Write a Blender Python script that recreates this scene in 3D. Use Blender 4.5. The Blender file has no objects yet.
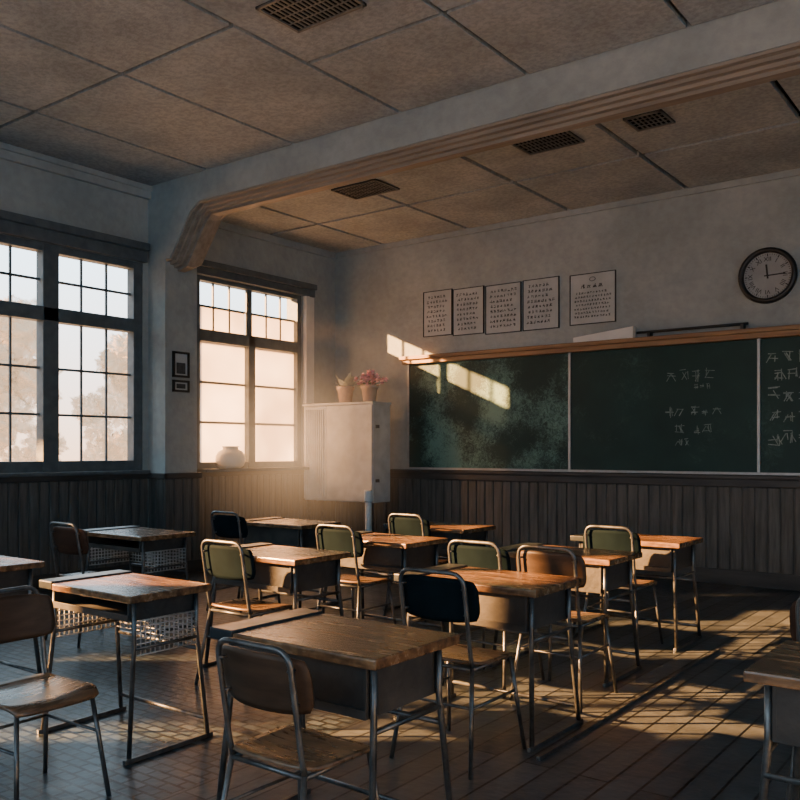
import bpy, bmesh, math, random
from mathutils import Vector, Matrix, noise
random.seed(7)
R=math.radians
COL=bpy.context.scene.collection

# ---------------------------------------------------------------- materials
def mat(name,c1,c2=None,scale=6,rough=.6,metal=0,bump=0,detail=6,rvar=0,stretch=(1,1,1),lo=.35,hi=.65,bscale=None,spec=.5):
    m=bpy.data.materials.new(name); m.use_nodes=True
    nt=m.node_tree; N=nt.nodes; L=nt.links
    b=N['Principled BSDF']; b.inputs['Roughness'].default_value=rough; b.inputs['Metallic'].default_value=metal
    b.inputs['Specular IOR Level'].default_value=spec
    if c2 is None: c2=tuple(x*.8 for x in c1)
    tc=N.new('ShaderNodeTexCoord'); mp=N.new('ShaderNodeMapping'); mp.inputs['Scale'].default_value=stretch
    L.new(tc.outputs['Object'],mp.inputs[0])
    n=N.new('ShaderNodeTexNoise'); n.inputs['Scale'].default_value=scale; n.inputs['Detail'].default_value=detail; n.inputs['Roughness'].default_value=.6
    L.new(mp.outputs[0],n.inputs['Vector'])
    r=N.new('ShaderNodeValToRGB'); r.color_ramp.elements[0].position=lo; r.color_ramp.elements[1].position=hi
    r.color_ramp.elements[0].color=(*c1,1); r.color_ramp.elements[1].color=(*c2,1)
    L.new(n.outputs['Fac'],r.inputs[0]); L.new(r.outputs[0],b.inputs['Base Color'])
    if rvar:
        mr=N.new('ShaderNodeMapRange'); mr.inputs[3].default_value=max(.02,rough-rvar); mr.inputs[4].default_value=rough+rvar
        L.new(n.outputs['Fac'],mr.inputs[0]); L.new(mr.outputs[0],b.inputs['Roughness'])
    if bump:
        n2=N.new('ShaderNodeTexNoise'); n2.inputs['Scale'].default_value=bscale or scale*4; n2.inputs['Detail'].default_value=5
        L.new(mp.outputs[0],n2.inputs['Vector'])
        bp=N.new('ShaderNodeBump'); bp.inputs['Strength'].default_value=bump; bp.inputs['Distance'].default_value=.02
        L.new(n2.outputs['Fac'],bp.inputs['Height']); L.new(bp.outputs[0],b.inputs['Normal'])
    return m
M={}
def speckle(m,scale,amt,lowc,lo=.38,hi=.6):
    nt=m.node_tree;N=nt.nodes;L=nt.links;b=N['Principled BSDF']
    tc=N.new('ShaderNodeTexCoord'); n=N.new('ShaderNodeTexNoise'); n.inputs['Scale'].default_value=scale; n.inputs['Detail'].default_value=7
    L.new(tc.outputs['Object'],n.inputs[0]); r=N.new('ShaderNodeValToRGB'); r.color_ramp.elements[0].position=lo; r.color_ramp.elements[1].position=hi
    r.color_ramp.elements[0].color=(*lowc,1); r.color_ramp.elements[1].color=(1.1,1.1,1.1,1); L.new(n.outputs['Fac'],r.inputs[0])
    mx=N.new('ShaderNodeMix'); mx.data_type='RGBA'; mx.blend_type='MULTIPLY'; mx.inputs['Factor'].default_value=amt
    old=b.inputs['Base Color'].links[0].from_socket
    L.new(old,mx.inputs['A']); L.new(r.outputs[0],mx.inputs['B']); L.new(mx.outputs['Result'],b.inputs['Base Color'])
    return m
M['plaster']=speckle(mat('plaster',(.285,.317,.32),(.375,.407,.405),1.3,.85,bump=.35,bscale=16,detail=12,spec=.2),12,.2,(.65,.65,.65))
M['ceil']=speckle(mat('ceiling_tile',(.29,.325,.345),(.41,.44,.455),1.6,.9,bump=.3,bscale=60,detail=14,spec=.15),30,.4,(.55,.54,.52))
M['gap']=mat('dark_gap',(.002,.002,.003),(.004,.004,.004),4,.8,spec=.05)
M['mould']=mat('moulding_paint',(.21,.18,.15),(.31,.27,.23),5,.6,stretch=(.2,3,3))
M['wains']=mat('wainscot_boards',(.050,.050,.048),(.115,.111,.104),4,.6,bump=.3,stretch=(6,6,.5),rvar=.1,spec=.4)
M['wcap']=mat('wainscot_cap',(.026,.025,.025),(.055,.052,.05),4,.5,stretch=(.5,.5,4))
M['frame']=mat('window_paint',(.06,.08,.092),(.10,.125,.14),8,.5,bump=.1)
M['wood']=speckle(mat('desk_wood',(.065,.035,.020),(.24,.135,.066),3.2,.25,bump=.12,stretch=(1,7,7),rvar=.12),26,.5,(.4,.38,.37),.40,.58)
M['woodedge']=mat('desk_side_panel',(.022,.023,.024),(.06,.056,.052),5,.6,bump=.2,rvar=.1,spec=.3)
M['tray']=mat('dark_laminate',(.012,.017,.022),(.026,.033,.039),7,.33,bump=.1,rvar=.1,spec=.4)
M['metal']=mat('tube_metal',(.055,.060,.066),(.14,.148,.155),14,.36,metal=.7,bump=.08,rvar=.1)
M['ply']=speckle(mat('chair_plywood',(.07,.046,.03),(.17,.105,.062),3,.28,stretch=(1,6,6),bump=.1,rvar=.1),20,.6,(.5,.5,.5))
M['plydark']=mat('chair_back_brown',(.026,.016,.010),(.055,.033,.021),3,.5,stretch=(1,6,6),rvar=.08,spec=.2)
M['plyteal']=mat('chair_back_teal',(.0022,.0058,.0085),(.0045,.0105,.0145),5,.75,rvar=.05,spec=.03)
M['plyred']=mat('chair_back_red',(.034,.016,.010),(.068,.031,.019),3,.55,stretch=(1,6,6),spec=.15)
M['rail']=mat('board_rail_wood',(.22,.115,.055),(.36,.21,.10),3,.5,stretch=(.4,6,6),bump=.15)
M['alu']=mat('aluminium',(.35,.36,.36),(.45,.46,.46),12,.4,metal=.5)
M['paper']=mat('poster_paper',(.36,.39,.40),(.46,.485,.49),3,.8)
M['ink']=mat('ink',(.03,.03,.03),(.06,.06,.06),20,.8)
M['chalk']=mat('chalk',(.14,.19,.18),(.30,.36,.34),40,.9)
M['black']=mat('black_frame',(.008,.008,.008),(.018,.018,.018),9,.4)
M['white']=mat('white_enamel',(.58,.57,.55),(.7,.69,.66),3,.5,bump=.1)
M['cab']=speckle(mat('cabinet_paint',(.44,.46,.465),(.58,.59,.585),3,.5,bump=.12,rvar=.1),8,.3,(.7,.68,.65))
M['clockface']=mat('clock_face',(.24,.255,.265),(.32,.335,.34),4,.5)
M['clockmark']=mat('clock_mark',(.012,.012,.012),(.02,.02,.02),4,.6)
M['terra']=mat('pot_clay',(.66,.48,.36),(.78,.6,.46),9,.7)
M['soil']=mat('soil',(.03,.02,.015),(.05,.035,.025),30,.95)
M['leaf']=mat('leaf_green',(.08,.14,.06),(.16,.24,.1),9,.6)
M['pale']=mat('pale_leaf',(.5,.55,.45),(.68,.7,.6),9,.6)
M['pink']=mat('pink_petal',(.92,.42,.46),(.95,.78,.76),30,.6)
M['vent']=mat('vent_metal',(.10,.10,.10),(.16,.16,.155),9,.5,metal=.2)
M['ceramic']=mat('glazed_ceramic',(.72,.68,.6),(.82,.78,.7),4,.3)
M['ground']=mat('ground_soil',(.28,.24,.18),(.4,.34,.25),.3,.9)
M['bark']=mat('bark',(.36,.3,.25),(.45,.4,.33),5,.9)
M['green']=mat('dense_foliage',(.03,.05,.02),(.07,.10,.04),5,.9)

def foliage():
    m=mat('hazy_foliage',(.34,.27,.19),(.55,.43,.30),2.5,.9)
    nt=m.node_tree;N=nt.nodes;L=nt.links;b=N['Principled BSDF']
    b.inputs['Emission Color'].default_value=(1,.68,.42,1); b.inputs['Emission Strength'].default_value=.75  # leaf emission paints in the warm atmospheric haze
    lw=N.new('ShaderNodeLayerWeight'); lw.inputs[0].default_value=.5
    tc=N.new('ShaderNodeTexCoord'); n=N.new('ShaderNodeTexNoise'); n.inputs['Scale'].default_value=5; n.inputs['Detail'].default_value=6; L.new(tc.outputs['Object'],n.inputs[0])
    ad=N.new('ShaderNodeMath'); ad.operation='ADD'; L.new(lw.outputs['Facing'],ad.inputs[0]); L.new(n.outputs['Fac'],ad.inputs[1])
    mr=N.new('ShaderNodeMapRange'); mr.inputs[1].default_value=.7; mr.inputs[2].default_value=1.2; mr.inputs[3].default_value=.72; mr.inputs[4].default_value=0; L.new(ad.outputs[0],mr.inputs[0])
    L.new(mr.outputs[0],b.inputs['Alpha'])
    return m
M['fol']=foliage()

def board_mat(name,amt,thr,sc=13):
    m=mat(name,(.003,.026,.023),(.008,.044,.039),1.4,.5,detail=10,rvar=.08,spec=.35)
    nt=m.node_tree;N=nt.nodes;L=nt.links;b=N['Principled BSDF']
    tc=N.new('ShaderNodeTexCoord'); n=N.new('ShaderNodeTexNoise'); n.inputs['Scale'].default_value=sc; n.inputs['Detail'].default_value=14; n.inputs['Roughness'].default_value=.85; n.inputs['Distortion'].default_value=1.2
    L.new(tc.outputs['Object'],n.inputs['Vector'])
    n2=N.new('ShaderNodeTexNoise'); n2.inputs['Scale'].default_value=1.6; L.new(tc.outputs['Object'],n2.inputs['Vector'])
    mu=N.new('ShaderNodeMath'); mu.operation='MULTIPLY'; L.new(n.outputs['Fac'],mu.inputs[0]); L.new(n2.outputs['Fac'],mu.inputs[1])
    r=N.new('ShaderNodeValToRGB'); r.color_ramp.elements[0].position=thr; r.color_ramp.elements[1].position=thr+.10
    r.color_ramp.elements[0].color=(0,0,0,1); r.color_ramp.elements[1].color=(amt,amt,amt,1)
    L.new(mu.outputs[0],r.inputs[0])
    mx=N.new('ShaderNodeMix'); mx.data_type='RGBA'
    old=b.inputs['Base Color'].links[0].from_socket
    L.new(r.outputs[0],mx.inputs['Factor']); L.new(old,mx.inputs['A']); mx.inputs['B'].default_value=(.12,.25,.22,1)
    L.new(mx.outputs['Result'],b.inputs['Base Color'])
    return m
M['board']=board_mat('chalkboard_green',.25,.31)
M['boardsm']=board_mat('chalkboard_smudged',1,.235,22)

def floor_mat():
    m=bpy.data.materials.new('floor_blocks'); m.use_nodes=True
    nt=m.node_tree;N=nt.nodes;L=nt.links;b=N['Principled BSDF']; b.inputs['Specular IOR Level'].default_value=.42
    tc=N.new('ShaderNodeTexCoord')
    def brick(w,h,mo,c1,c2,rot):
        mp=N.new('ShaderNodeMapping'); mp.inputs['Rotation'].default_value=(0,0,rot); L.new(tc.outputs['Object'],mp.inputs[0])
        br=N.new('ShaderNodeTexBrick'); br.inputs['Scale'].default_value=1
        br.inputs['Brick Width'].default_value=w; br.inputs['Row Height'].default_value=h; br.inputs['Mortar Size'].default_value=mo
        br.inputs['Color1'].default_value=(*c1,1); br.inputs['Color2'].default_value=(*c2,1); br.inputs['Mortar'].default_value=(.003,.004,.005,1)
        L.new(mp.outputs[0],br.inputs['Vector']); return br
    b1=brick(.10,.06,.008,(.022,.036,.050),(.060,.082,.104),0)
    b2=brick(2.2,.13,.006,(.036,.044,.052),(.076,.087,.097),R(90))
    sp=N.new('ShaderNodeSeparateXYZ'); L.new(tc.outputs['Object'],sp.inputs[0])
    st=N.new('ShaderNodeMath'); st.operation='GREATER_THAN'; L.new(sp.outputs['X'],st.inputs[0]); st.inputs[1].default_value=-2.75
    mc=N.new('ShaderNodeMix'); mc.data_type='RGBA'; L.new(st.outputs[0],mc.inputs['Factor']); L.new(b1.outputs['Color'],mc.inputs['A']); L.new(b2.outputs['Color'],mc.inputs['B'])
    mf=N.new('ShaderNodeMix'); mf.data_type='FLOAT'; L.new(st.outputs[0],mf.inputs['Factor']); L.new(b1.outputs['Fac'],mf.inputs['A']); L.new(b2.outputs['Fac'],mf.inputs['B'])
    n=N.new('ShaderNodeTexNoise'); n.inputs['Scale'].default_value=4; n.inputs['Detail'].default_value=14; n.inputs['Roughness'].default_value=.75; L.new(tc.outputs['Object'],n.inputs['Vector'])
    r=N.new('ShaderNodeValToRGB'); r.color_ramp.elements[0].position=.34; r.color_ramp.elements[1].position=.66
    r.color_ramp.elements[0].color=(.62,.62,.62,1); r.color_ramp.elements[1].color=(1.3,1.3,1.3,1); L.new(n.outputs['Fac'],r.inputs[0])
    mx=N.new('ShaderNodeMix'); mx.data_type='RGBA'; mx.blend_type='MULTIPLY'; mx.inputs['Factor'].default_value=1
    L.new(mc.outputs['Result'],mx.inputs['A']); L.new(r.outputs[0],mx.inputs['B']); L.new(mx.outputs['Result'],b.inputs['Base Color'])
    mr=N.new('ShaderNodeMapRange'); mr.inputs[1].default_value=.3; mr.inputs[2].default_value=.7; mr.inputs[3].default_value=.27; mr.inputs[4].default_value=.45; L.new(n.outputs['Fac'],mr.inputs[0]); L.new(mr.outputs[0],b.inputs['Roughness'])
    n3=N.new('ShaderNodeTexNoise'); n3.inputs['Scale'].default_value=14; L.new(tc.outputs['Object'],n3.inputs['Vector'])
    ad=N.new('ShaderNodeMath'); ad.operation='MULTIPLY_ADD'; L.new(mf.outputs['Result'],ad.inputs[0]); ad.inputs[1].default_value=-1.6; L.new(n3.outputs['Fac'],ad.inputs[2])
    bp=N.new('ShaderNodeBump'); bp.inputs['Strength'].default_value=.5; bp.inputs['Distance'].default_value=.008; L.new(ad.outputs[0],bp.inputs['Height']); L.new(bp.outputs[0],b.inputs['Normal'])
    return m
M['floor']=floor_mat()

def frosted():
    m=bpy.data.materials.new('frosted_glass'); m.use_nodes=True
    nt=m.node_tree;N=nt.nodes;L=nt.links; N.remove(N['Principled BSDF'])
    o=N['Material Output']; t=N.new('ShaderNodeBsdfTranslucent')
    tc=N.new('ShaderNodeTexCoord'); n=N.new('ShaderNodeTexNoise'); n.inputs['Scale'].default_value=1.2; L.new(tc.outputs['Object'],n.inputs[0])
    r=N.new('ShaderNodeValToRGB'); r.color_ramp.elements[0].position=.3; r.color_ramp.elements[1].position=.7
    r.color_ramp.elements[0].color=(.40,.36,.33,1); r.color_ramp.elements[1].color=(.64,.61,.58,1); L.new(n.outputs['Fac'],r.inputs[0]); L.new(r.outputs[0],t.inputs[0])
    tr=N.new('ShaderNodeBsdfTransparent'); tr.inputs[0].default_value=(1,.97,.94,1)
    mx=N.new('ShaderNodeMixShader'); mx.inputs[0].default_value=.10; L.new(t.outputs[0],mx.inputs[1]); L.new(tr.outputs[0],mx.inputs[2])
    L.new(mx.outputs[0],o.inputs[0])
    return m
M['frost']=frosted()

# ---------------------------------------------------------------- mesh builder
class MB:
    def __init__(s): s.bm=bmesh.new()
    def _add(s,tb,mi,smooth=False,mtx=None):
        if mtx is not None: bmesh.ops.transform(tb,matrix=mtx,verts=tb.verts)
        for f in tb.faces: f.material_index=mi; f.smooth=smooth
        me=bpy.data.meshes.new('t'); tb.to_mesh(me); tb.free(); s.bm.from_mesh(me); bpy.data.meshes.remove(me)
    def box(s,x0,x1,y0,y1,z0,z1,mi=0,bev=0,mtx=None,seg=2):
        tb=bmesh.new(); bmesh.ops.create_cube(tb,size=1)
        for v in tb.verts:
            v.co=Vector(((x0+x1)/2+v.co.x*(x1-x0),(y0+y1)/2+v.co.y*(y1-y0),(z0+z1)/2+v.co.z*(z1-z0)))
        if bev: bmesh.ops.bevel(tb,geom=list(tb.edges),offset=bev,segments=seg,affect='EDGES',profile=.6)
        s._add(tb,mi,False,mtx); return s
    def tube(s,pts,r,seg=10,mi=0,closed=False,mtx=None):
        pts=[Vector(p) for p in pts]; n=len(pts); tb=bmesh.new(); rings=[]
        up=None
        for i,p in enumerate(pts):
            if closed: t=(pts[(i+1)%n]-pts[i-1]).normalized()
            else:
                a=pts[max(0,i-1)]; b=pts[min(n-1,i+1)]; t=(b-a).normalized()
            if up is None:
                up=Vector((0,0,1)) if abs(t.z)<.9 else Vector((1,0,0))
            up=(up-t*up.dot(t)).normalized(); sd=t.cross(up)
            rings.append([tb.verts.new(p+(up*math.cos(2*math.pi*k/seg)+sd*math.sin(2*math.pi*k/seg))*r) for k in range(seg)])
        m=n if closed else n-1
        for i in range(m):
            A=rings[i];B=rings[(i+1)%n]
            for k in range(seg): tb.faces.new((A[k],A[(k+1)%seg],B[(k+1)%seg],B[k]))
        if not closed:
            tb.faces.new(rings[0][::-1]); tb.faces.new(rings[-1])
        bmesh.ops.recalc_face_normals(tb,faces=tb.faces)
        s._add(tb,mi,True,mtx); return s
    def lathe(s,prof,seg=32,mi=0,mtx=None,smooth=True):
        tb=bmesh.new(); rings=[]
        for r,z in prof:
            if r<1e-5: rings.append([tb.verts.new((0,0,z))]*seg)
            else: rings.append([tb.verts.new((r*math.cos(2*math.pi*k/seg),r*math.sin(2*math.pi*k/seg),z)) for k in range(seg)])
        for A,B in zip(rings,rings[1:]):
            for k in range(seg):
                vs=[A[k],A[(k+1)%seg],B[(k+1)%seg],B[k]]; u=[]
                for v in vs:
                    if v not in u: u.append(v)
                if len(u)>2: tb.faces.new(u)
        bmesh.ops.recalc_face_normals(tb,faces=tb.faces)
        s._add(tb,mi,smooth,mtx); return s
    def sheet(s,fn,nu,nv,th,mi=0,smooth=True,mtx=None):
        tb=bmesh.new(); g=[]
        for i in range(nu+1):
            g.append([tb.verts.new(fn(-1+2*i/nu,-1+2*j/nv)) for j in range(nv+1)])
        for i in range(nu):
            for j in range(nv): tb.faces.new((g[i][j],g[i+1][j],g[i+1][j+1],g[i][j+1]))
        tb.normal_update()
        if th: bmesh.ops.solidify(tb,geom=list(tb.faces),thickness=th)
        bmesh.ops.recalc_face_normals(tb,faces=tb.faces)
        s._add(tb,mi,smooth,mtx); return s
    def prism(s,poly,y0,y1,mi=0):   # poly in (x,z)
        tb=bmesh.new(); a=[tb.verts.new((x,y0,z)) for x,z in poly]; b=[tb.verts.new((x,y1,z)) for x,z in poly]
        n=len(poly); tb.faces.new(a); tb.faces.new(b[::-1])
        for i in range(n): tb.faces.new((a[i],b[i],b[(i+1)%n],a[(i+1)%n]))
        bmesh.ops.recalc_face_normals(tb,faces=tb.faces); s._add(tb,mi); return s
    def quad(s,a,b,c,d,mi=0):
        vs=[s.bm.verts.new(p) for p in (a,b,c,d)]; f=s.bm.faces.new(vs); f.material_index=mi; return s
    def mesh(s,name,mats):
        me=bpy.data.meshes.new(name); s.bm.to_mesh(me); s.bm.free()
        for m in mats: me.materials.append(M[m])
        return me
def obj(name,me,parent=None,loc=(0,0,0),rot=(0,0,0),**kw):
    o=bpy.data.objects.new(name,me); COL.objects.link(o); o.location=loc; o.rotation_euler=rot
    if parent: o.parent=parent
    for k,v in kw.items(): o[k]=v
    return o
def struct(name,me,label,**kw): return obj(name,me,kind='structure',label=label,category=kw.get('category','room structure'))
def fillet(pts,r,n=6):
    pts=[Vector(p) for p in pts]; out=[pts[0]]
    for i in range(1,len(pts)-1):
        a=(pts[i-1]-pts[i]); b=(pts[i+1]-pts[i]); rr=min(r,a.length*.49,b.length*.49)
        p0=pts[i]+a.normalized()*rr; p2=pts[i]+b.normalized()*rr
        for k in range(n+1):
            t=k/n; out.append(p0*(1-t)**2+pts[i]*2*t*(1-t)+p2*t*t)
    out.append(pts[-1]); return out
def text_to(mb,s,size,mtx,mi=0):
    cu=bpy.data.curves.new('t','FONT'); cu.body=s; cu.size=size; cu.align_x='CENTER'; cu.align_y='CENTER'; cu.extrude=.0008
    o=bpy.data.objects.new('t',cu); COL.objects.link(o); dg=bpy.context.evaluated_depsgraph_get()
    me=bpy.data.meshes.new_from_object(o.evaluated_get(dg)); bpy.data.objects.remove(o); bpy.data.curves.remove(cu)
    me.transform(mtx); n=len(mb.bm.faces); mb.bm.from_mesh(me); mb.bm.faces.ensure_lookup_table()
    for f in mb.bm.faces[n:]: f.material_index=mi
    bpy.data.meshes.remove(me)

# ---------------------------------------------------------------- room shell
XL=-7.86; YB=8.93; XR=2.7; YR=-2.6; ZS=1.13; ZT=3.38
CEIL=4.22; CEIL2=4.06; BY0=5.85; BY1=6.28; PX=-7.57
WIN=[(-1.3,.30),(.65,2.95),(3.63,5.78),(6.50,8.27)]
mb=MB()
ys=[YR-.2]
for a,b in WIN: ys+= [a,b]
ys.append(YB+.2)
for i in range(0,len(ys),2): mb.box(XL-.28,XL,ys[i],ys[i+1],0,4.4)
for a,b in WIN:
    mb.box(XL-.28,XL,a,b,0,ZS); mb.box(XL-.28,XL,a,b,ZT,4.4)
mb.box(XL-.01,PX,BY0,BY1,0,4.25)
struct('wall_left',mb.mesh('wall_left',['plaster']),'mottled grey plaster window wall with projecting pier')
mb=MB(); mb.box(XL,XR+.2,YB,YB+.2,0,4.4)
struct('wall_back',mb.mesh('wall_back',['plaster']),'mottled grey plaster wall behind the chalkboard')
mb=MB()
RW=[(-2.0,.4),(1.0,3.4),(4.0,5.6)]
ys=[YR-.2]
for a,b in RW: ys+=[a,b]
ys.append(YB+.2)
for i in range(0,len(ys),2): mb.box(XR,XR+.2,ys[i],ys[i+1],0,4.4)
for a,b in RW: mb.box(XR,XR+.2,a,b,0,1.0); mb.box(XR,XR+.2,a,b,3.4,4.4)
struct('wall_right',mb.mesh('wall_right',['plaster']),'grey plaster corridor wall with openings')
mb=MB(); mb.box(XL-.28,-5.5,YR-.2,YR,0,4.4); mb.box(1.5,XR+.2,YR-.2,YR,0,4.4); mb.box(-5.5,1.5,YR-.2,YR,0,.9); mb.box(-5.5,1.5,YR-.2,YR,3.5,4.4)
struct('wall_rear',mb.mesh('wall_rear',['plaster']),'grey plaster rear wall with wide opening')
mb=MB(); mb.box(XL-.28,XR+.2,YR-.2,YB+.2,-.15,0)
struct('floor',mb.mesh('floor',['floor']),'dark worn floor of planks and small blocks')

# ceiling
mb=MB()
mb.box(XL-.28,XR+.2,YR-.2,BY0+.02,CEIL+.05,4.5,1); mb.box(XL-.28,XR+.2,BY1-.02,YB+.2,CEIL2+.05,4.5,1)
g=.019
xs=[XL,-6.87,-5.65,-4.40,-3.18,-1.95,-.72,.5,1.72,XR]
for i in range(len(xs)-1):
    yl=[YR,-1.64,.23,2.09,3.96,BY0] if xs[i]<-4.5 else [YR,-.9,.96,2.82,4.68,BY0]
    for j in range(len(yl)-1):
        mb.box(xs[i]+g,xs[i+1]-g,yl[j]+g,yl[j+1]-g,CEIL-.004,CEIL+.06,0)
xs=[XL,-7.0,-5.68,-4.33,-3.0,-1.62,-.3,1.0,XR]; g=.026
for i in range(len(xs)-1):
    for a,b in ((BY1,7.64),(7.64,YB)):
        mb.box(xs[i]+g,xs[i+1]-g,a+g,b-g,CEIL2-.004,CEIL2+.06,0)
struct('ceiling',mb.mesh('ceiling',['ceil','gap']),'grey-beige speckled ceiling panels with dark joints')

# beam with haunch
path=[(PX+.0,3.40),(-7.49,3.40),(-7.16,3.85),(-7.02,3.93),(XR,3.93)]
mb=MB()
mb.prism([(XR,3.93),(XR,4.4),(PX,4.4)]+path[:-1],BY0,BY1)
struct('trim_1',mb.mesh('beam',['plaster']),'plastered ceiling beam with angled bracket end')
mb=MB()
def band(y0,y1,t):
    nrm=[]
    for i in range(len(path)):
        a=Vector(path[max(0,i-1)]);b=Vector(path[min(len(path)-1,i+1)]);d=(b-a).normalized(); nrm.append(Vector((d.y,-d.x)))
    low=[(path[i][0]+nrm[i].x*t,path[i][1]+nrm[i].y*t) for i in range(len(path))]
    for i in range(len(path)-1):
        mb.prism([path[i],path[i+1],low[i+1],low[i]],y0,y1)
band(5.865,6.265,.022); band(5.915,6.215,.050); band(5.965,6.165,.078); band(6.015,6.115,.106)
struct('trim_2',mb.mesh('beam_moulding',['mould']),'stepped brown moulding under the beam')
mb=MB(); mb.box(XL,XL+.05,YR,BY0,4.08,CEIL-.004,0,.008); mb.box(XL,XL+.08,YR,BY0,4.16,CEIL-.004,0,.008)
mb.box(XL,XL+.04,BY1,YB,3.97,CEIL2-.004,0,.006)
struct('trim_3',mb.mesh('cornice',['plaster']),'plaster cornice along window wall')
mb=MB(); mb.box(XL,XR,YB-.035,YB,3.99,CEIL2-.004,0,.006)
struct('trim_4',mb.mesh('cornice_back',['plaster']),'narrow plaster cornice above chalkboard wall')
mb=MB(); mb.box(XL,XL+.10,YR,5.80,3.50,3.58,0,.006); mb.box(XL,XL+.06,YR,5.80,ZT,3.50,0,.006)
struct('trim_5',mb.mesh('blind_box',['frame']),'dark painted blind box above the windows')
mb=MB(); mb.box(XL,XL+.10,6.40,8.46,3.47,3.54,0,.006); mb.box(XL,XL+.06,6.40,8.46,ZT,3.47,0,.006)
struct('trim_6',mb.mesh('blind_box2',['frame']),'dark painted blind box above the window')
mb=MB(); mb.box(XL,XL+.06,8.29,8.36,1.96,ZT,0,.006); mb.box(XL,XL+.035,8.36,8.47,1.96,ZT,0,.006)  # white strips stand in for sunlight on the window reveal
struct('trim_11',mb.mesh('window_architrave',['white']),'pale painted upright moulding beside the window')

# wainscot
def boards(mb,axis,fixed,a,b,z1,th,sgn,w=.125):
    n=max(1,round((b-a)/w)); w=(b-a)/n
    for i in range(n):
        p=a+i*w+.006; q=a+(i+1)*w-.006
        if axis=='y': mb.box(min(fixed,fixed+sgn*th),max(fixed,fixed+sgn*th),p,q,.0,z1,0,.006,seg=1)
        else: mb.box(p,q,min(fixed,fixed+sgn*th),max(fixed,fixed+sgn*th),.0,z1,0,.006,seg=1)
mb=MB()
for a,b in ((YR,BY0-.025),(BY1+.025,YB-.03)):
    mb.box(XL,XL+.012,a,b,0,1.04); boards(mb,'y',XL,a,b,1.04,.03,1,.105)
boards(mb,'y',PX,BY0-.025,BY1+.025,1.04,.03,1); boards(mb,'x',BY0,XL+.03,PX,1.04,.025,-1)
struct('trim_7',mb.mesh('wainscot_left',['wains']),'dark vertical board wainscot under the windows')
mb=MB(); mb.box(XL+.025,XR,YB-.012,YB,0,.98); boards(mb,'x',YB,XL+.03,XR,.98,.025,-1,.12)
struct('trim_8',mb.mesh('wainscot_back',['wains']),'dark vertical board wainscot under the chalkboard')
mb=MB()
for a,b,x in ((YR,BY0-.025,XL),(BY1+.04,YB-.06,XL),(BY0-.04,BY1+.04,PX)): mb.box(x-.0,x+.045,a,b,1.04,1.10,0,.008)
mb.box(XL,PX+.045,BY0-.045,BY0,1.04,1.10,0,.008)
struct('trim_9',mb.mesh('wainscot_cap_left',['wcap']),'dark wooden cap rail below windows')
mb=MB(); mb.box(XL+.05,XR,YB-.05,YB,.98,1.06,0,.01); mb.box(XL+.05,XR,YB-.08,YB,1.06,1.10,0,.01)
struct('trim_10',mb.mesh('wainscot_cap_back',['wcap']),'dark wooden dado rail below chalkboard')
mb=MB()
mb.box(XL+.03,XL+.05,YR,BY0-.05,0,.14,0,.006); mb.box(XL+.03,XL+.05,BY1+.05,YB-.06,0,.14,0,.006); mb.box(PX+.03,PX+.05,BY0-.05,BY1+.05,0,.14,0,.006)
struct('baseboard_left',mb.mesh('baseboard_left',['wcap']),'dark wooden skirting board')
mb=MB(); mb.box(XL+.05,XR,YB-.05,YB-.025,0,.15,0,.006)
struct('baseboard_back',mb.mesh('baseboard_back',['wcap']),'dark wooden skirting board')

# windows
def window(idx,y0,y1,label,frost=False,low=(3,3),top=(3,2),plain=False):
    x0,x1=XL-.13,XL-.03; F=.11 if not frost else .075; ym=(y0+y1)/2; MW=.085 if not frost else .055; tb0,tb1=2.62,2.76
    if plain: MW=.035; F=.06
    mb=MB()
    mb.box(x0,x1+.02,y0,y0+F,ZS,ZT,0,.006); mb.box(x0,x1+.02,y1-F,y1,ZS,ZT,0,.006)
    mb.box(x0,x1+.02,y0+F,y1-F,ZT-F*.7,ZT,0,.006); mb.box(x0,x1+.02,y0+F,y1-F,ZS,ZS+F,0,.006)
    if frost: mb.box(x0+.045,x1-.02,ym-MW*.8,ym+MW*.8,tb1,ZT-.02,0,.006); mb.box(x0,x1+.03,ym-MW,ym+MW,ZS,tb1,0,.008)
    else: mb.box(x0,x1+.03,ym-MW,ym+MW,ZS,ZT-.02,0,.008)
    if not plain: mb.box(x0,x1+.03,y0+F,y1-F,tb0,tb1,0,.008)
    w=obj('window_%d'%idx,mb.mesh('window_frame',['frame']),kind='structure',label=label,category='window')
    gb=MB(); xg=(x0+x1)/2; t=.012
    for a,b in ((y0+F,ym-MW),(ym+MW,y1-F)):
        if plain: gb.box(xg-.011,xg+.011,a,b,2.1-t,2.1+t); continue
        for (za,zb,(nc,nr)) in ((tb1,ZT-F*.7,top),(ZS+F,tb0,low)):
            for c in range(1,nc): y=a+(b-a)*c/nc; gb.box(xg-.012,xg+.012,y-t*.75,y+t*.75,za,zb)
            for r in range(1,nr): z=za+(zb-za)*r/nr; gb.box(xg-.011,xg+.011,a,b,z-t,z+t)
    obj('glazing_bars',gb.mesh('glazing_bars',['frame']),w)
    if frost:
        pb=MB()
        for a,b in ((y0+F,ym-MW),(ym+MW,y1-F)):
            pb.box(xg-.003,xg+.003,a,b,ZS+F,tb0); pb.box(xg-.003,xg+.003,a,b,tb1,3.04)
        obj('frosted_pane',pb.mesh('frosted_pane',['frost']),w,label='warm glowing frosted glass')
    sb=MB(); sb.box(XL-.13,XL+(.20 if frost else .09),y0,y1+.03 if not frost else 8.20,ZS-.035,ZS+.002,0,.008)
    obj('window_sill',sb.mesh('window_sill',['frame']),w)
L1='large dark-framed school window with small panes'
window(4,*WIN[0],L1,plain=True); window(3,*WIN[1],L1,plain=True)
window(1,*WIN[2],L1); window(2,*WIN[3],'dark-framed window with frosted lower panes',True,low=(1,3),top=(3,2))

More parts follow.
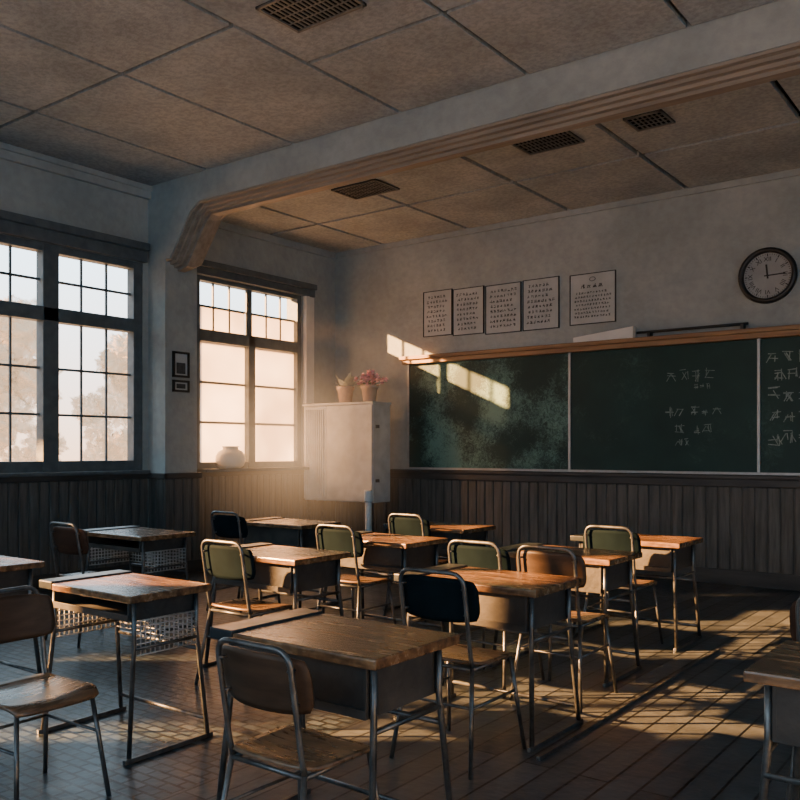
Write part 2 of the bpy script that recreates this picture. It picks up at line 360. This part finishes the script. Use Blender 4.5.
# ---------------------------------------------------------------- vents
def vent(x,y,z,w,d):
    mb=MB(); mb.box(x-w/2-.02,x+w/2+.02,y-d/2-.02,y+d/2+.02,z-.006,z-.001,1)
    for a in (x-w/2-.02,x+w/2): mb.box(a,a+.02,y-d/2-.02,y+d/2+.02,z-.018,z-.004)
    for a in (y-d/2-.02,y+d/2): mb.box(x-w/2-.02,x+w/2+.02,a,a+.02,z-.018,z-.004)
    n=int(w/.036)
    for i in range(1,n): a=x-w/2+w*i/n; mb.box(a-.006,a+.006,y-d/2,y+d/2,z-.012,z-.006)
    for i in range(1,4): a=y-d/2+d*i/4; mb.box(x-w/2,x+w/2,a-.005,a+.005,z-.011,z-.007)
    obj('ceiling_vent',mb.mesh('ceiling_vent',['vent','gap']),label='dark metal grille set in ceiling panel',category='vent')
vent(-3.80,4.08,CEIL-.004,.56,.36); vent(-5.66,6.90,CEIL2-.004,.55,.36); vent(-3.52,6.80,CEIL2-.004,.50,.33); vent(-2.62,6.86,CEIL2-.004,.28,.28)

# ---------------------------------------------------------------- chalkboard
bd=obj('chalkboard',None,loc=(-3.4,YB,1.1),label='wide dark green chalkboard with chalk writing on wall',category='chalkboard')
def P(name,me,par,**kw):
    o=obj(name,me,par,**kw); o.location=(-par.location.x,-par.location.y,-par.location.z); return o
for a,b,mm in ((-6.56,-4.33,'boardsm'),(-4.30,-2.30,'board'),(-2.27,-.2,'board')):
    mb=MB(); mb.box(a,b,YB-.045,YB-.002,1.13,2.44,0,.003); P('board_panel',mb.mesh('board_panel',[mm]),bd)
mb=MB()
for x in (-6.585,-4.33,-2.30,-.2): mb.box(x,x+.028,YB-.055,YB-.002,1.115,2.45,0,.003)
mb.box(-6.58,-.18,YB-.055,YB-.002,1.105,1.13,0,.003)
P('board_frame',mb.mesh('board_frame',['alu']),bd)
mb=MB(); mb.box(-6.64,-.1,YB-.10,YB-.002,2.445,2.50,0,.008); mb.box(-6.66,-.08,YB-.13,YB-.002,2.50,2.545,0,.008)
P('top_rail',mb.mesh('top_rail',['rail']),bd,label='weathered brown wooden rail')
def glyph(mb,x,z,s,y,rng,w,mi=0):
    for k in range(rng.randint(4,7)):
        t=rng.random()
        if t<.4: p=(x,z+rng.uniform(.1,.9)*s);q=(x+s*.8*rng.uniform(.6,1),p[1]+rng.uniform(-.08,.08)*s)
        elif t<.75: p=(x+rng.uniform(.1,.7)*s,z+s*rng.uniform(.6,1));q=(p[0]+rng.uniform(-.08,.08)*s,z+s*rng.uniform(0,.3))
        else: p=(x+rng.uniform(.1,.6)*s,z+s*.7);q=(p[0]+rng.choice((-.35,.35))*s,z+s*.1)
        d=Vector((q[0]-p[0],q[1]-p[1]));
        if d.length<1e-4: continue
        nn=Vector((-d.y,d.x)).normalized()*w/2
        mb.quad((p[0]-nn.x,y,p[1]-nn.y),(q[0]-nn.x,y,q[1]-nn.y),(q[0]+nn.x,y,q[1]+nn.y),(p[0]+nn.x,y,p[1]+nn.y),mi)
rng=random.Random(3); yy=YB-.0465
for (x,z,n,s,w_) in [(-3.20,2.06,4,.13,.006),(-2.92,1.98,3,.06,.004),(-3.22,1.68,2,.12,.006),(-2.95,1.70,3,.11,.006),(-3.12,1.52,1,.13,.006),(-2.92,1.52,2,.10,.006),(-3.1,1.40,2,.08,.005),
    (-2.2,2.2,4,.13,.009),(-2.14,2.02,4,.12,.009),(-2.2,1.82,4,.14,.009),(-2.16,1.62,4,.12,.009),(-2.2,1.40,3,.14,.009),(-1.2,2.1,5,.11,.008),(-1.2,1.8,4,.11,.008)]:
    mb=MB()
    for i in range(n): glyph(mb,x+i*s*1.0,z+rng.uniform(-.015,.015),s,yy,rng,w_)
    P('chalk_writing',mb.mesh('chalk_writing',['chalk']),bd,label='row of white chalk characters')

mb=MB(); mb.prism([(-4.24,2.546),(-3.55,2.546),(-3.55,2.67),(-4.24,2.60)],YB-.11,YB-.03)
o=obj('eraser_box',mb.mesh('eraser_box',['white']),label='low pale wedge-shaped box on the chalkboard rail',category='box')
mb=MB(); mb.tube([(-3.52,YB-.07,2.60),(-2.38,YB-.07,2.60)],.014,12)
for x in (-3.4,-2.45): mb.box(x,x+.03,YB-.09,YB-.002,2.546,2.60)
obj('pointer_rod',mb.mesh('pointer_rod',['black']),label='long black rod resting on chalkboard rail',category='rod')

# ---------------------------------------------------------------- posters
PO=[(-6.35,-5.93,2.79,3.345,.0),(-5.90,-5.47,2.77,3.33,0),(-5.43,-4.96,2.75,3.32,0),(-4.92,-4.47,2.75,3.325,0),(-4.32,-3.79,2.76,3.31,1)]
for k,(a,b,z0,z1,t) in enumerate(PO):
    rng=random.Random(20+k)
    pe=obj('wall_poster',None,loc=((a+b)/2,YB,z0),label='black-framed paper sheet with rows of dark characters' if not t else 'wider framed notice sheet with emblem and fine writing',category='poster')
    pe['group']='framed sheets above the chalkboard'
    mb=MB(); mb.box(a,b,YB-.012,YB-.002,z0,z1); P('sheet',mb.mesh('sheet',['paper']),pe)
    mb=MB(); w=.008
    mb.box(a-w,a,YB-.02,YB-.001,z0-w,z1+w); mb.box(b,b+w,YB-.02,YB-.001,z0-w,z1+w); mb.box(a,b,YB-.02,YB-.001,z1,z1+w); mb.box(a,b,YB-.02,YB-.001,z0-w,z0)
    P('picture_frame',mb.mesh('picture_frame',['black']),pe)
    s=.046 if not t else .034; z=z1-.09
    if t:
        mb=MB()
        mb.tube([((a+b)/2+.035*math.cos(q/16*2*math.pi),YB-.0135,z1-.06+.022*math.sin(q/16*2*math.pi)) for q in range(16)],.003,5,closed=True)
        P('emblem',mb.mesh('emblem',['ink']),pe)
        mb=MB()
        for i in range(4): glyph(mb,(a+b)/2-.13+i*.07,z1-.16,.05,YB-.0135,rng,.007)
        P('heading',mb.mesh('heading',['ink']),pe)
        z=z1-.22
    while z>z0+.03:
        mb=MB()
        x=a+.04+(rng.uniform(0,.03))
        xe=b-.06-rng.uniform(0,.06)
        while x<xe: glyph(mb,x,z,s*.85,YB-.0135,rng,.0052 if not t else .004); x+=s
        z-=s*1.3
        P('text_line',mb.mesh('text_line',['ink']),pe)

for (z0,z1,nm) in ((2.14,2.42,0),(1.98,2.11,1)):
    pe=obj('picture',None,loc=(PX,6.05,z0),label='small black-framed photograph hung on the pier' if not nm else 'small black-framed card below the photograph',category='picture')
    mb=MB(); y0,y1=5.94,6.16; w=.024
    for q in ((y0,y0+w,z0,z1),(y1-w,y1,z0,z1),(y0,y1,z1-w,z1),(y0,y1,z0,z0+w)): mb.box(PX,PX+.025,*q)
    P('frame',mb.mesh('frame',['black']),pe)
    mb=MB(); mb.box(PX,PX+.012,y0+w,y1-w,z0+w,z1-w); P('picture_print',mb.mesh('print',['paper']),pe)
    mb=MB(); mb.box(PX+.012,PX+.014,y0+.05,y1-.05,z0+.04,z0+(.16 if not nm else .09)); P('print_detail',mb.mesh('pd',['ink']),pe)

# ---------------------------------------------------------------- clock
cl=obj('wall_clock',None,loc=(-2.21,YB,3.06),label='round black-rimmed wall clock above chalkboard',category='clock')
rx=Matrix.Rotation(R(90),4,'X')
mb=MB(); mb.lathe([(.215,.0),(.258,.0),(.275,.02),(.270,.055),(.247,.068),(.228,.055),(.224,.02)],48,mtx=rx); obj('clock_rim',mb.mesh('clock_rim',['black']),cl)
mb=MB(); mb.lathe([(0,.02),(.228,.02)],48,mtx=rx,smooth=False); obj('clock_face',mb.mesh('clock_face',['clockface']),cl)
mb=MB()
for i in range(60):
    a=R(6*i); r0=.202 if i%5 else .190; wd=.002 if i%5 else .005
    mb.box(-wd,wd,-.0225,-.021,r0,.216,0,mtx=Matrix.Rotation(a,4,'Y'))
for i,s in enumerate(['XII','I','II','III','IIII','V','VI','VII','VIII','IX','X','XI']):
    a=R(30*i); mt=Matrix.Rotation(a,4,'Y')@Matrix.Translation((0,-.022,.160))@Matrix.Rotation(R(90),4,'X')
    text_to(mb,s,.060,mt)
obj('clock_numerals',mb.mesh('clock_numerals',['clockmark']),cl)
for ln,wd,ang,nm in ((.11,.008,-6,'hour_hand'),(.165,.006,88,'minute_hand')):
    mb=MB(); mb.box(-wd,wd,-.03,-.027,-.03,ln,0,mtx=Matrix.Rotation(R(ang),4,'Y')); obj(nm,mb.mesh(nm,['clockmark']),cl)

# ---------------------------------------------------------------- cabinet
cb=obj('cabinet',None,loc=(-7.2,8.45,0),label='off-white painted storage cabinet on legs in the corner',category='cabinet')
x0,x1,y0,y1,z0,z1=-7.79,-6.63,8.22,8.58,.70,1.94
mb=MB(); mb.box(x0,x1,y0+.02,y1,z0,z1-.02,0,.006); mb.box(x0-.01,x1+.01,y0-.005,y1+.01,z1-.02,z1+.01,0,.005); P('cabinet_body',mb.mesh('cabinet_body',['cab']),cb)
xm=x0+.40
for a,b,ri in ((x0+.01,xm-.002,1),(xm+.002,x1-.01,0)):
    mb=MB(); mb.box(a,b,y0,y0+.02,z0+.015,z1-.03,0,.003)
    if ri:
        n=9
        for i in range(n): c=a+.03+(b-a-.06)*(i+.5)/n; mb.box(c-.012,c+.012,y0-.012,y0+.002,z0+.05,z1-.07,0,.004,seg=1)
    P('door',mb.mesh('door',['cab']),cb)
for z in (.95,1.62):
    mb=MB(); mb.box(x1,x1+.018,y0+.06,y0+.12,z,z+.04,0,.003); P('hinge',mb.mesh('hinge',['metal']),cb)
for x in (x0+.03,x1-.07):
    for y in (y0+.03,y1-.06):
        mb=MB(); mb.box(x,x+.04,y,y+.04,0,z0,0,.004); P('leg',mb.mesh('leg',['metal']),cb)

def leafpts(mb,base,d,ln,wd,droop,mi):
    d=Vector(d).normalized(); side=d.cross(Vector((0,0,1)));
    side=side.normalized() if side.length>.01 else Vector((1,0,0))
    pr=None; n=5
    for i in range(n+1):
        t=i/n; c=Vector(base)+d*ln*t+Vector((0,0,-droop*t*t)); w=wd*math.sin(math.pi*(.12+.86*t))
        cur=(c-side*w,c+side*w)
        if pr: mb.quad(pr[0],pr[1],cur[1],cur[0],mi)
        pr=cur
def pot(x,y,z,kind):
    p=obj('potted_plant',None,loc=(x,y,z),label='clay pot with pink blossoms on the cabinet' if kind else 'clay pot with pale upright leaves on the cabinet',category='plant')
    mb=MB(); mb.lathe([(0,0),(.078,0),(.102,.17),(.112,.17),(.115,.215),(.102,.215),(.098,.18)],28); obj('pot',mb.mesh('pot',['terra']),p)
    mb=MB(); mb.lathe([(0,.182),(.099,.182)],20); obj('soil',mb.mesh('soil',['soil']),p)
    rng=random.Random(kind+5); mb=MB()
    for i in range(22 if kind else 30):
        a=rng.uniform(0,6.28); e=rng.uniform(.3,1.3); d=(math.cos(a)*math.cos(e),math.sin(a)*math.cos(e),math.sin(e))
        leafpts(mb,(d[0]*.03,d[1]*.03,.185),d,rng.uniform(.12,.17) if kind else rng.uniform(.14,.28),.022 if kind else .03,.04 if kind else .02,0)
    obj('leaves',mb.mesh('leaves',['leaf' if kind else 'pale']),p)
    if kind:
        for i in range(46):
            mb=MB()
            a=rng.uniform(0,6.28); rr=rng.uniform(.0,.24); c=Vector((math.cos(a)*rr+.04,math.sin(a)*rr*.6-.05,.34+rng.uniform(-.04,.05)-rr*.45))
            for k in range(5):
                b=a+k*1.2566; leafpts(mb,c,(math.cos(b),math.sin(b)*.5-.35,math.sin(b)*.8+.2),.045,.022,.005,0)
            obj('blossom',mb.mesh('blossom',['pink']),p)
pot(-7.22,8.40,1.951,0); pot(-6.82,8.40,1.951,1)

fs=obj('floor_post',None,loc=(-6.0,7.37,0),label='slim pale metal post on a round base',category='post')
mb=MB(); mb.lathe([(0,0),(.13,0),(.13,.012),(.05,.03),(0,.03)],28); obj('post_base',mb.mesh('post_base',['metal']),fs)
mb=MB(); mb.lathe([(0,.03),(.036,.03),(.036,.78),(0,.78)],20); obj('post_shaft',mb.mesh('post_shaft',['white']),fs)
mb=MB(); mb.lathe([(0,.78),(.048,.78),(.05,.80),(.05,.89),(.04,.905),(0,.905)],20); obj('post_cap',mb.mesh('post_cap',['white']),fs)

mb=MB(); mb.lathe([(0,0),(.12,0),(.16,.03),(.178,.09),(.172,.15),(.14,.20),(.095,.222),(.09,.245),(.105,.26),(.098,.262),(.08,.245),(.08,.222),(0,.21)],36)
obj('ceramic_jar',mb.mesh('ceramic_jar',['ceramic']),loc=(XL+.055,6.98,ZS+.003),label='squat rounded cream ceramic jar on the window sill',category='jar')

# ---------------------------------------------------------------- desk + chair factories
def boxmesh(zb,closed=False):
    mb=MB(); mb.box(-.33,-.318,-.21,.21,zb+.01,.685,0,.002);mb.box(.318,.33,-.21,.21,zb+.01,.685,0,.002);mb.box(-.318,.318,.198,.21,zb+.01,.685);mb.box(-.33,.33,-.21,.21,zb,zb+.013,0,.002)
    mb.box(-.33,.33,-.215,-.205,zb,zb+.03,0,.002)
    if closed: mb.box(-.318,.318,-.20,-.19,zb+.013,.685,0,.002)
    return mb.mesh('book_box',['woodedge'])
def desk_meshes():
    D={}
    mb=MB(); mb.box(-.275,.40,-.25,.25,.688,.722,0,.007); D['desk_top']=mb.mesh('desk_top',['wood'])
    mb=MB(); mb.box(-.40,-.279,-.25,.25,.692,.730,0,.005); D['side_ledge']=mb.mesh('side_ledge',['tray'])
    D['book_box']=boxmesh(.52,True); D['book_box_s']=boxmesh(.60)
    for i,(sx,sy) in enumerate(((-1,-1),(1,-1),(-1,1),(1,1))):
        mb=MB(); mb.tube([(sx*.345,sy*.19,.69),(sx*.345,sy*.19,.52),(sx*.375,sy*.24,.02)],.012,10); D['leg%d'%i]=mb.mesh('leg',['metal'])
    mb=MB()
    for sx in (-1,1):
        mb.tube([(sx*.35,-.2,.48),(sx*.35,.2,.48)],.009,8)
        mb.box(sx*.375-.010,sx*.375+.010,-.27,.27,0,.020,0,.003)
    mb.tube([(-.352,.205,.42),(.352,.205,.42)],.010,8); mb.tube([(-.372,.235,.09),(.372,.235,.09)],.010,8)
    D['cross_bar']=mb.mesh('cross_bar',['metal'])
    mb=MB(); x=.352; za,zb=.45,.60
    for sx in (-1,1):
        for i in range(14): y=-.185+.37*i/13; mb.tube([(sx*x,y,za),(sx*x,y,zb)],.0038,5)
        for i in range(7): z=za+(zb-za)*i/6; mb.tube([(sx*x,-.19,z),(sx*x,.19,z)],.0038,5)
    for i in range(20): y=-.345+.69*i/19; mb.tube([(y,.19,za),(y,.19,zb)],.003,5)
    for i in range(7): z=za+(zb-za)*i/6; mb.tube([(-.345,.19,z),(.345,.19,z)],.003,5)
    D['wire_basket']=mb.mesh('wire_basket',['alu'])
    return D
DM=desk_meshes()
def desk(x,y,rz=0,basket=False,sc=1):
    label='wooden-topped school desk with dark tube legs and worn book box' if not basket else 'wooden-topped school desk with tube legs and wire mesh sides'
    e=obj('school_desk',None,loc=(x,y,0),rot=(0,0,R(rz)),label=label,category='desk',group='classroom desks')
    e.scale=(sc,sc,1)
    for k,me in DM.items():
        if k in('wire_basket','book_box_s') and not basket: continue
        if k=='book_box' and basket: continue
        n='leg' if k.startswith('leg') else k.replace('_s','') if k=='book_box_s' else k
        o=obj(n,me,e)
        if k=='side_ledge': o['label']='dark laminate strip along the desk top'
    return e
def chair_meshes():
    C={}
    def seat(u,v):
        x=u*.195*(1-.11*abs(v)**5)*(1-.04*v*-1); y=v*.19*(1-.10*abs(u)**5)
        z=.452-.012*(1-u*u)*(1-v*v)-(.03*max(0,(v-.55)/.45)**2)+.012*max(0,(-v-.6)/.4)**2
        return Vector((x,y,z))
    mb=MB(); mb.sheet(seat,20,20,.013); C['seat']=mb.mesh('seat',['ply'])
    def back(u,v):
        x=u*.205*(1-.10*abs(v)**4); z0=v*.095*(1-.12*abs(u)**4)
        y=-.205-.04*(1-u*u)-z0*.18; return Vector((x,y+.02,.715+z0))
    for k,m in (('brown','plydark'),('teal','plyteal'),('red','plyred')):
        mb=MB(); mb.sheet(back,20,10,.012); C['back_'+k]=mb.mesh('backrest',[m])
    mb=MB(); mb.tube(fillet([(-.165,-.175,.435),(-.165,-.19,.5),(-.165,-.245,.835),(.165,-.245,.835),(.165,-.19,.5),(.165,-.175,.435)],.065,8),.0098,10)
    for sx in (-1,1):
        for z in (.66,.77): mb.tube([(sx*.155,-.225-(z-.7)*.2,z),(sx*.155,-.195-(z-.7)*.2,z)],.006,6)
    C['back_frame']=mb.mesh('back_frame',['metal'])
    mb=MB(); mb.tube(fillet([(-.165,-.175,.425),(-.165,.15,.43),(.165,.15,.43),(.165,-.175,.425)],.04,5),.0095,10)
    mb.tube([(-.165,-.175,.425),(.165,-.175,.425)],.009,8)
    mb.tube([(-.178,.165,.27),(-.18,-.20,.27)],.007,8); mb.tube([(.178,.165,.27),(.18,-.20,.27)],.007,8); mb.tube([(-.18,-.20,.27),(.18,-.20,.27)],.007,8)
    C['seat_frame']=mb.mesh('seat_frame',['metal'])
    for i,(sx,a,b) in enumerate(((-1,-.175,-.25),(1,-.175,-.25),(-1,.14,.205),(1,.14,.205))):
        mb=MB(); mb.tube([(sx*.165,a,.435),(sx*.205,b,.0)],.0098,10); C['leg%d'%i]=mb.mesh('leg',['metal'])
    return C
CM=chair_meshes()
CN={'brown':'dark brown plywood','teal':'dark teal','red':'reddish-brown plywood'}
def chair(x,y,rz=0,kind='brown',sc=1):
    e=obj('school_chair',None,loc=(x,y,0),rot=(0,0,R(rz)),label='tubular metal school chair with wooden seat and %s backrest'%CN[kind],category='chair',group='classroom chairs')
    e.scale=(sc,sc,sc)
    for k,me in CM.items():
        if k.startswith('back_') and k!='back_frame':
            if k!='back_'+kind: continue
            obj('backrest',me,e)
        else: obj('leg' if k.startswith('leg') else k,me,e)
    return e
desk(-1.98,2.24,0,False,.93); chair(-1.88,1.99,0,'brown',.93)
desk(-3.50,2.47,0,True,.90); chair(-3.12,1.80,-88,'brown',.94)
desk(-4.92,2.42)
desk(-2.23,3.68); chair(-2.10,3.24,0,'teal')
desk(-2.40,4.88); chair(-2.58,4.34,0,'teal'); chair(-2.13,4.34,0,'brown')
desk(-2.38,5.98); chair(-2.36,5.68,0,'teal')
desk(-3.83,3.80); chair(-3.72,3.50,0,'teal')
desk(-3.83,4.86); chair(-3.88,4.64,0,'teal')
desk(-4.08,5.95); chair(-4.1,5.74,0,'teal')
desk(-5.63,4.08,0,True); chair(-5.50,3.62,0,'red')
desk(-5.35,5.45); chair(-5.45,5.05,0,'teal')
desk(-.30,2.80,180); chair(-.56,3.58,0,'red'); 
mb=MB(); mb.box(-1.785,-1.767,3.35,5.9,0,.016,0,.003)
obj('floor_rail',mb.mesh('floor_rail',['metal']),label='long flat metal rail lying beside the desk row',category='rail')

# ---------------------------------------------------------------- exterior
mb=MB(); mb.box(-90,-8.2,-60,90,-1.2,-1.0); obj('ground',mb.mesh('ground',['ground']),kind='structure',label='pale hazy schoolyard ground',category='ground')
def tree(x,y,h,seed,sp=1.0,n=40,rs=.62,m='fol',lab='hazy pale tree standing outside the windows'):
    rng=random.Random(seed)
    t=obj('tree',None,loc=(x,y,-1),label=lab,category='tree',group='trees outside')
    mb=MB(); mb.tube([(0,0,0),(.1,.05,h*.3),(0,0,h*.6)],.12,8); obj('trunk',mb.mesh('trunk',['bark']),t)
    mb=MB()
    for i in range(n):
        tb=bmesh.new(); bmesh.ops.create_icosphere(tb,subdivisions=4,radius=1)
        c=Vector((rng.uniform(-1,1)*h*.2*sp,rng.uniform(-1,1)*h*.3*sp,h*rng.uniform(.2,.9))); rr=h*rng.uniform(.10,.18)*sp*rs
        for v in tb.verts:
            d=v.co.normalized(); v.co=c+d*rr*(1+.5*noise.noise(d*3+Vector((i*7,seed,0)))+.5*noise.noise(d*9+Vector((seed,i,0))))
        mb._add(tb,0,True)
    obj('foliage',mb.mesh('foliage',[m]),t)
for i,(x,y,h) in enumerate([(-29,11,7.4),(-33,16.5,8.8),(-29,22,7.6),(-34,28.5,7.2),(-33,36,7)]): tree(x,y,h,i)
# unseen leafy trees added outside to block low sun from some windows
DL='dense leafy tree growing close to the building'
tree(-14,.0,8.0,11,.44,44,1.1,'green',DL)
tree(-17.2,-5.3,7.4,12,.46,40,1.1,'green',DL)
tree(-14.0,-5.2,5.8,13,.44,36,1.1,'green',DL)

# haze scatters light near the corner window; added warm emission paints its glow
def hazemat():
    m=bpy.data.materials.new('dusty_air'); m.use_nodes=True; nt=m.node_tree; N=nt.nodes; L=nt.links; N.remove(N['Principled BSDF'])
    v=N.new('ShaderNodeVolumeScatter'); v.inputs['Color'].default_value=(.99,.95,.90,1); v.inputs['Anisotropy'].default_value=0
    tc=N.new('ShaderNodeTexCoord')
    def prof(c,r,peak,pw):
        sb=N.new('ShaderNodeVectorMath'); sb.operation='SUBTRACT'; sb.inputs[1].default_value=c; L.new(tc.outputs['Object'],sb.inputs[0])
        ml=N.new('ShaderNodeVectorMath'); ml.operation='MULTIPLY'; ml.inputs[1].default_value=(1/r[0],1/r[1],1/r[2]); L.new(sb.outputs[0],ml.inputs[0])
        ln=N.new('ShaderNodeVectorMath'); ln.operation='LENGTH'; L.new(ml.outputs[0],ln.inputs[0])
        mr=N.new('ShaderNodeMapRange'); mr.inputs[1].default_value=0; mr.inputs[2].default_value=1; mr.inputs[3].default_value=1; mr.inputs[4].default_value=0
        L.new(ln.outputs['Value'],mr.inputs[0])
        p=N.new('ShaderNodeMath'); p.operation='POWER'; L.new(mr.outputs[0],p.inputs[0]); p.inputs[1].default_value=pw
        k=N.new('ShaderNodeMath'); k.operation='MULTIPLY'; L.new(p.outputs[0],k.inputs[0]); k.inputs[1].default_value=peak
        return k.outputs[0]
    L.new(prof((-7.5,7.5,1.6),(2.0,2.2,1.9),.07,1.5),v.inputs['Density'])
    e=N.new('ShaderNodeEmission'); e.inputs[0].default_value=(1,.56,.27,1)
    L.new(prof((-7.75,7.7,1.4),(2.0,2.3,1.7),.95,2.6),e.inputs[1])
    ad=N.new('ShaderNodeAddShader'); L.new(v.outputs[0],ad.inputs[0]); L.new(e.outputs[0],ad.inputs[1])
    L.new(ad.outputs[0],N['Material Output'].inputs['Volume'])
    try: m.cycles.volume_step_rate=.5
    except Exception as ex: print('step',ex)
    return m
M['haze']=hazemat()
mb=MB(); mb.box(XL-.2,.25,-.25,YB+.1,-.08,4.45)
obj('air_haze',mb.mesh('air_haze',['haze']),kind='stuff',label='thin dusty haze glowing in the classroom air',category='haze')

# ---------------------------------------------------------------- world + sun
w=bpy.data.worlds.new('sky'); bpy.context.scene.world=w; w.use_nodes=True
nt=w.node_tree;N=nt.nodes;L=nt.links; bg=N['Background']
tc=N.new('ShaderNodeTexCoord'); sp=N.new('ShaderNodeSeparateXYZ'); L.new(tc.outputs['Generated'],sp.inputs[0])
mz=N.new('ShaderNodeMapRange'); mz.inputs[1].default_value=-.02; mz.inputs[2].default_value=.22; L.new(sp.outputs['Z'],mz.inputs[0])
mxw=N.new('ShaderNodeMapRange'); mxw.inputs[1].default_value=.3; mxw.inputs[2].default_value=-.5; L.new(sp.outputs['X'],mxw.inputs[0])
a=N.new('ShaderNodeMix'); a.data_type='RGBA'; a.inputs['A'].default_value=(3.8,2.3,1.4,1); a.inputs['B'].default_value=(3.0,3.9,4.5,1); L.new(mz.outputs[0],a.inputs['Factor'])
b=N.new('ShaderNodeMix'); b.data_type='RGBA'; b.inputs['A'].default_value=(.66,1.32,1.90,1); L.new(mxw.outputs[0],b.inputs['Factor']); L.new(a.outputs['Result'],b.inputs['B'])
L.new(b.outputs['Result'],bg.inputs[0]); bg.inputs[1].default_value=1.1
sd=Vector((1,.79,-.43)).normalized()
su=bpy.data.lights.new('sun','SUN'); su.energy=78; su.color=(1,.47,.155); su.angle=R(.9)
so=bpy.data.objects.new('sun',su); COL.objects.link(so); so.rotation_euler=sd.to_track_quat('-Z','Y').to_euler(); so.location=(-15,-5,8)

# ---------------------------------------------------------------- camera
cd=bpy.data.cameras.new('camera'); co=bpy.data.objects.new('camera',cd); COL.objects.link(co)
cd.sensor_width=36; cd.lens=861/800*36; cd.shift_y=50/800; cd.clip_end=300
co.location=(0,0,1.35); co.rotation_euler=(R(90),0,R(37.05)); bpy.context.scene.camera=co
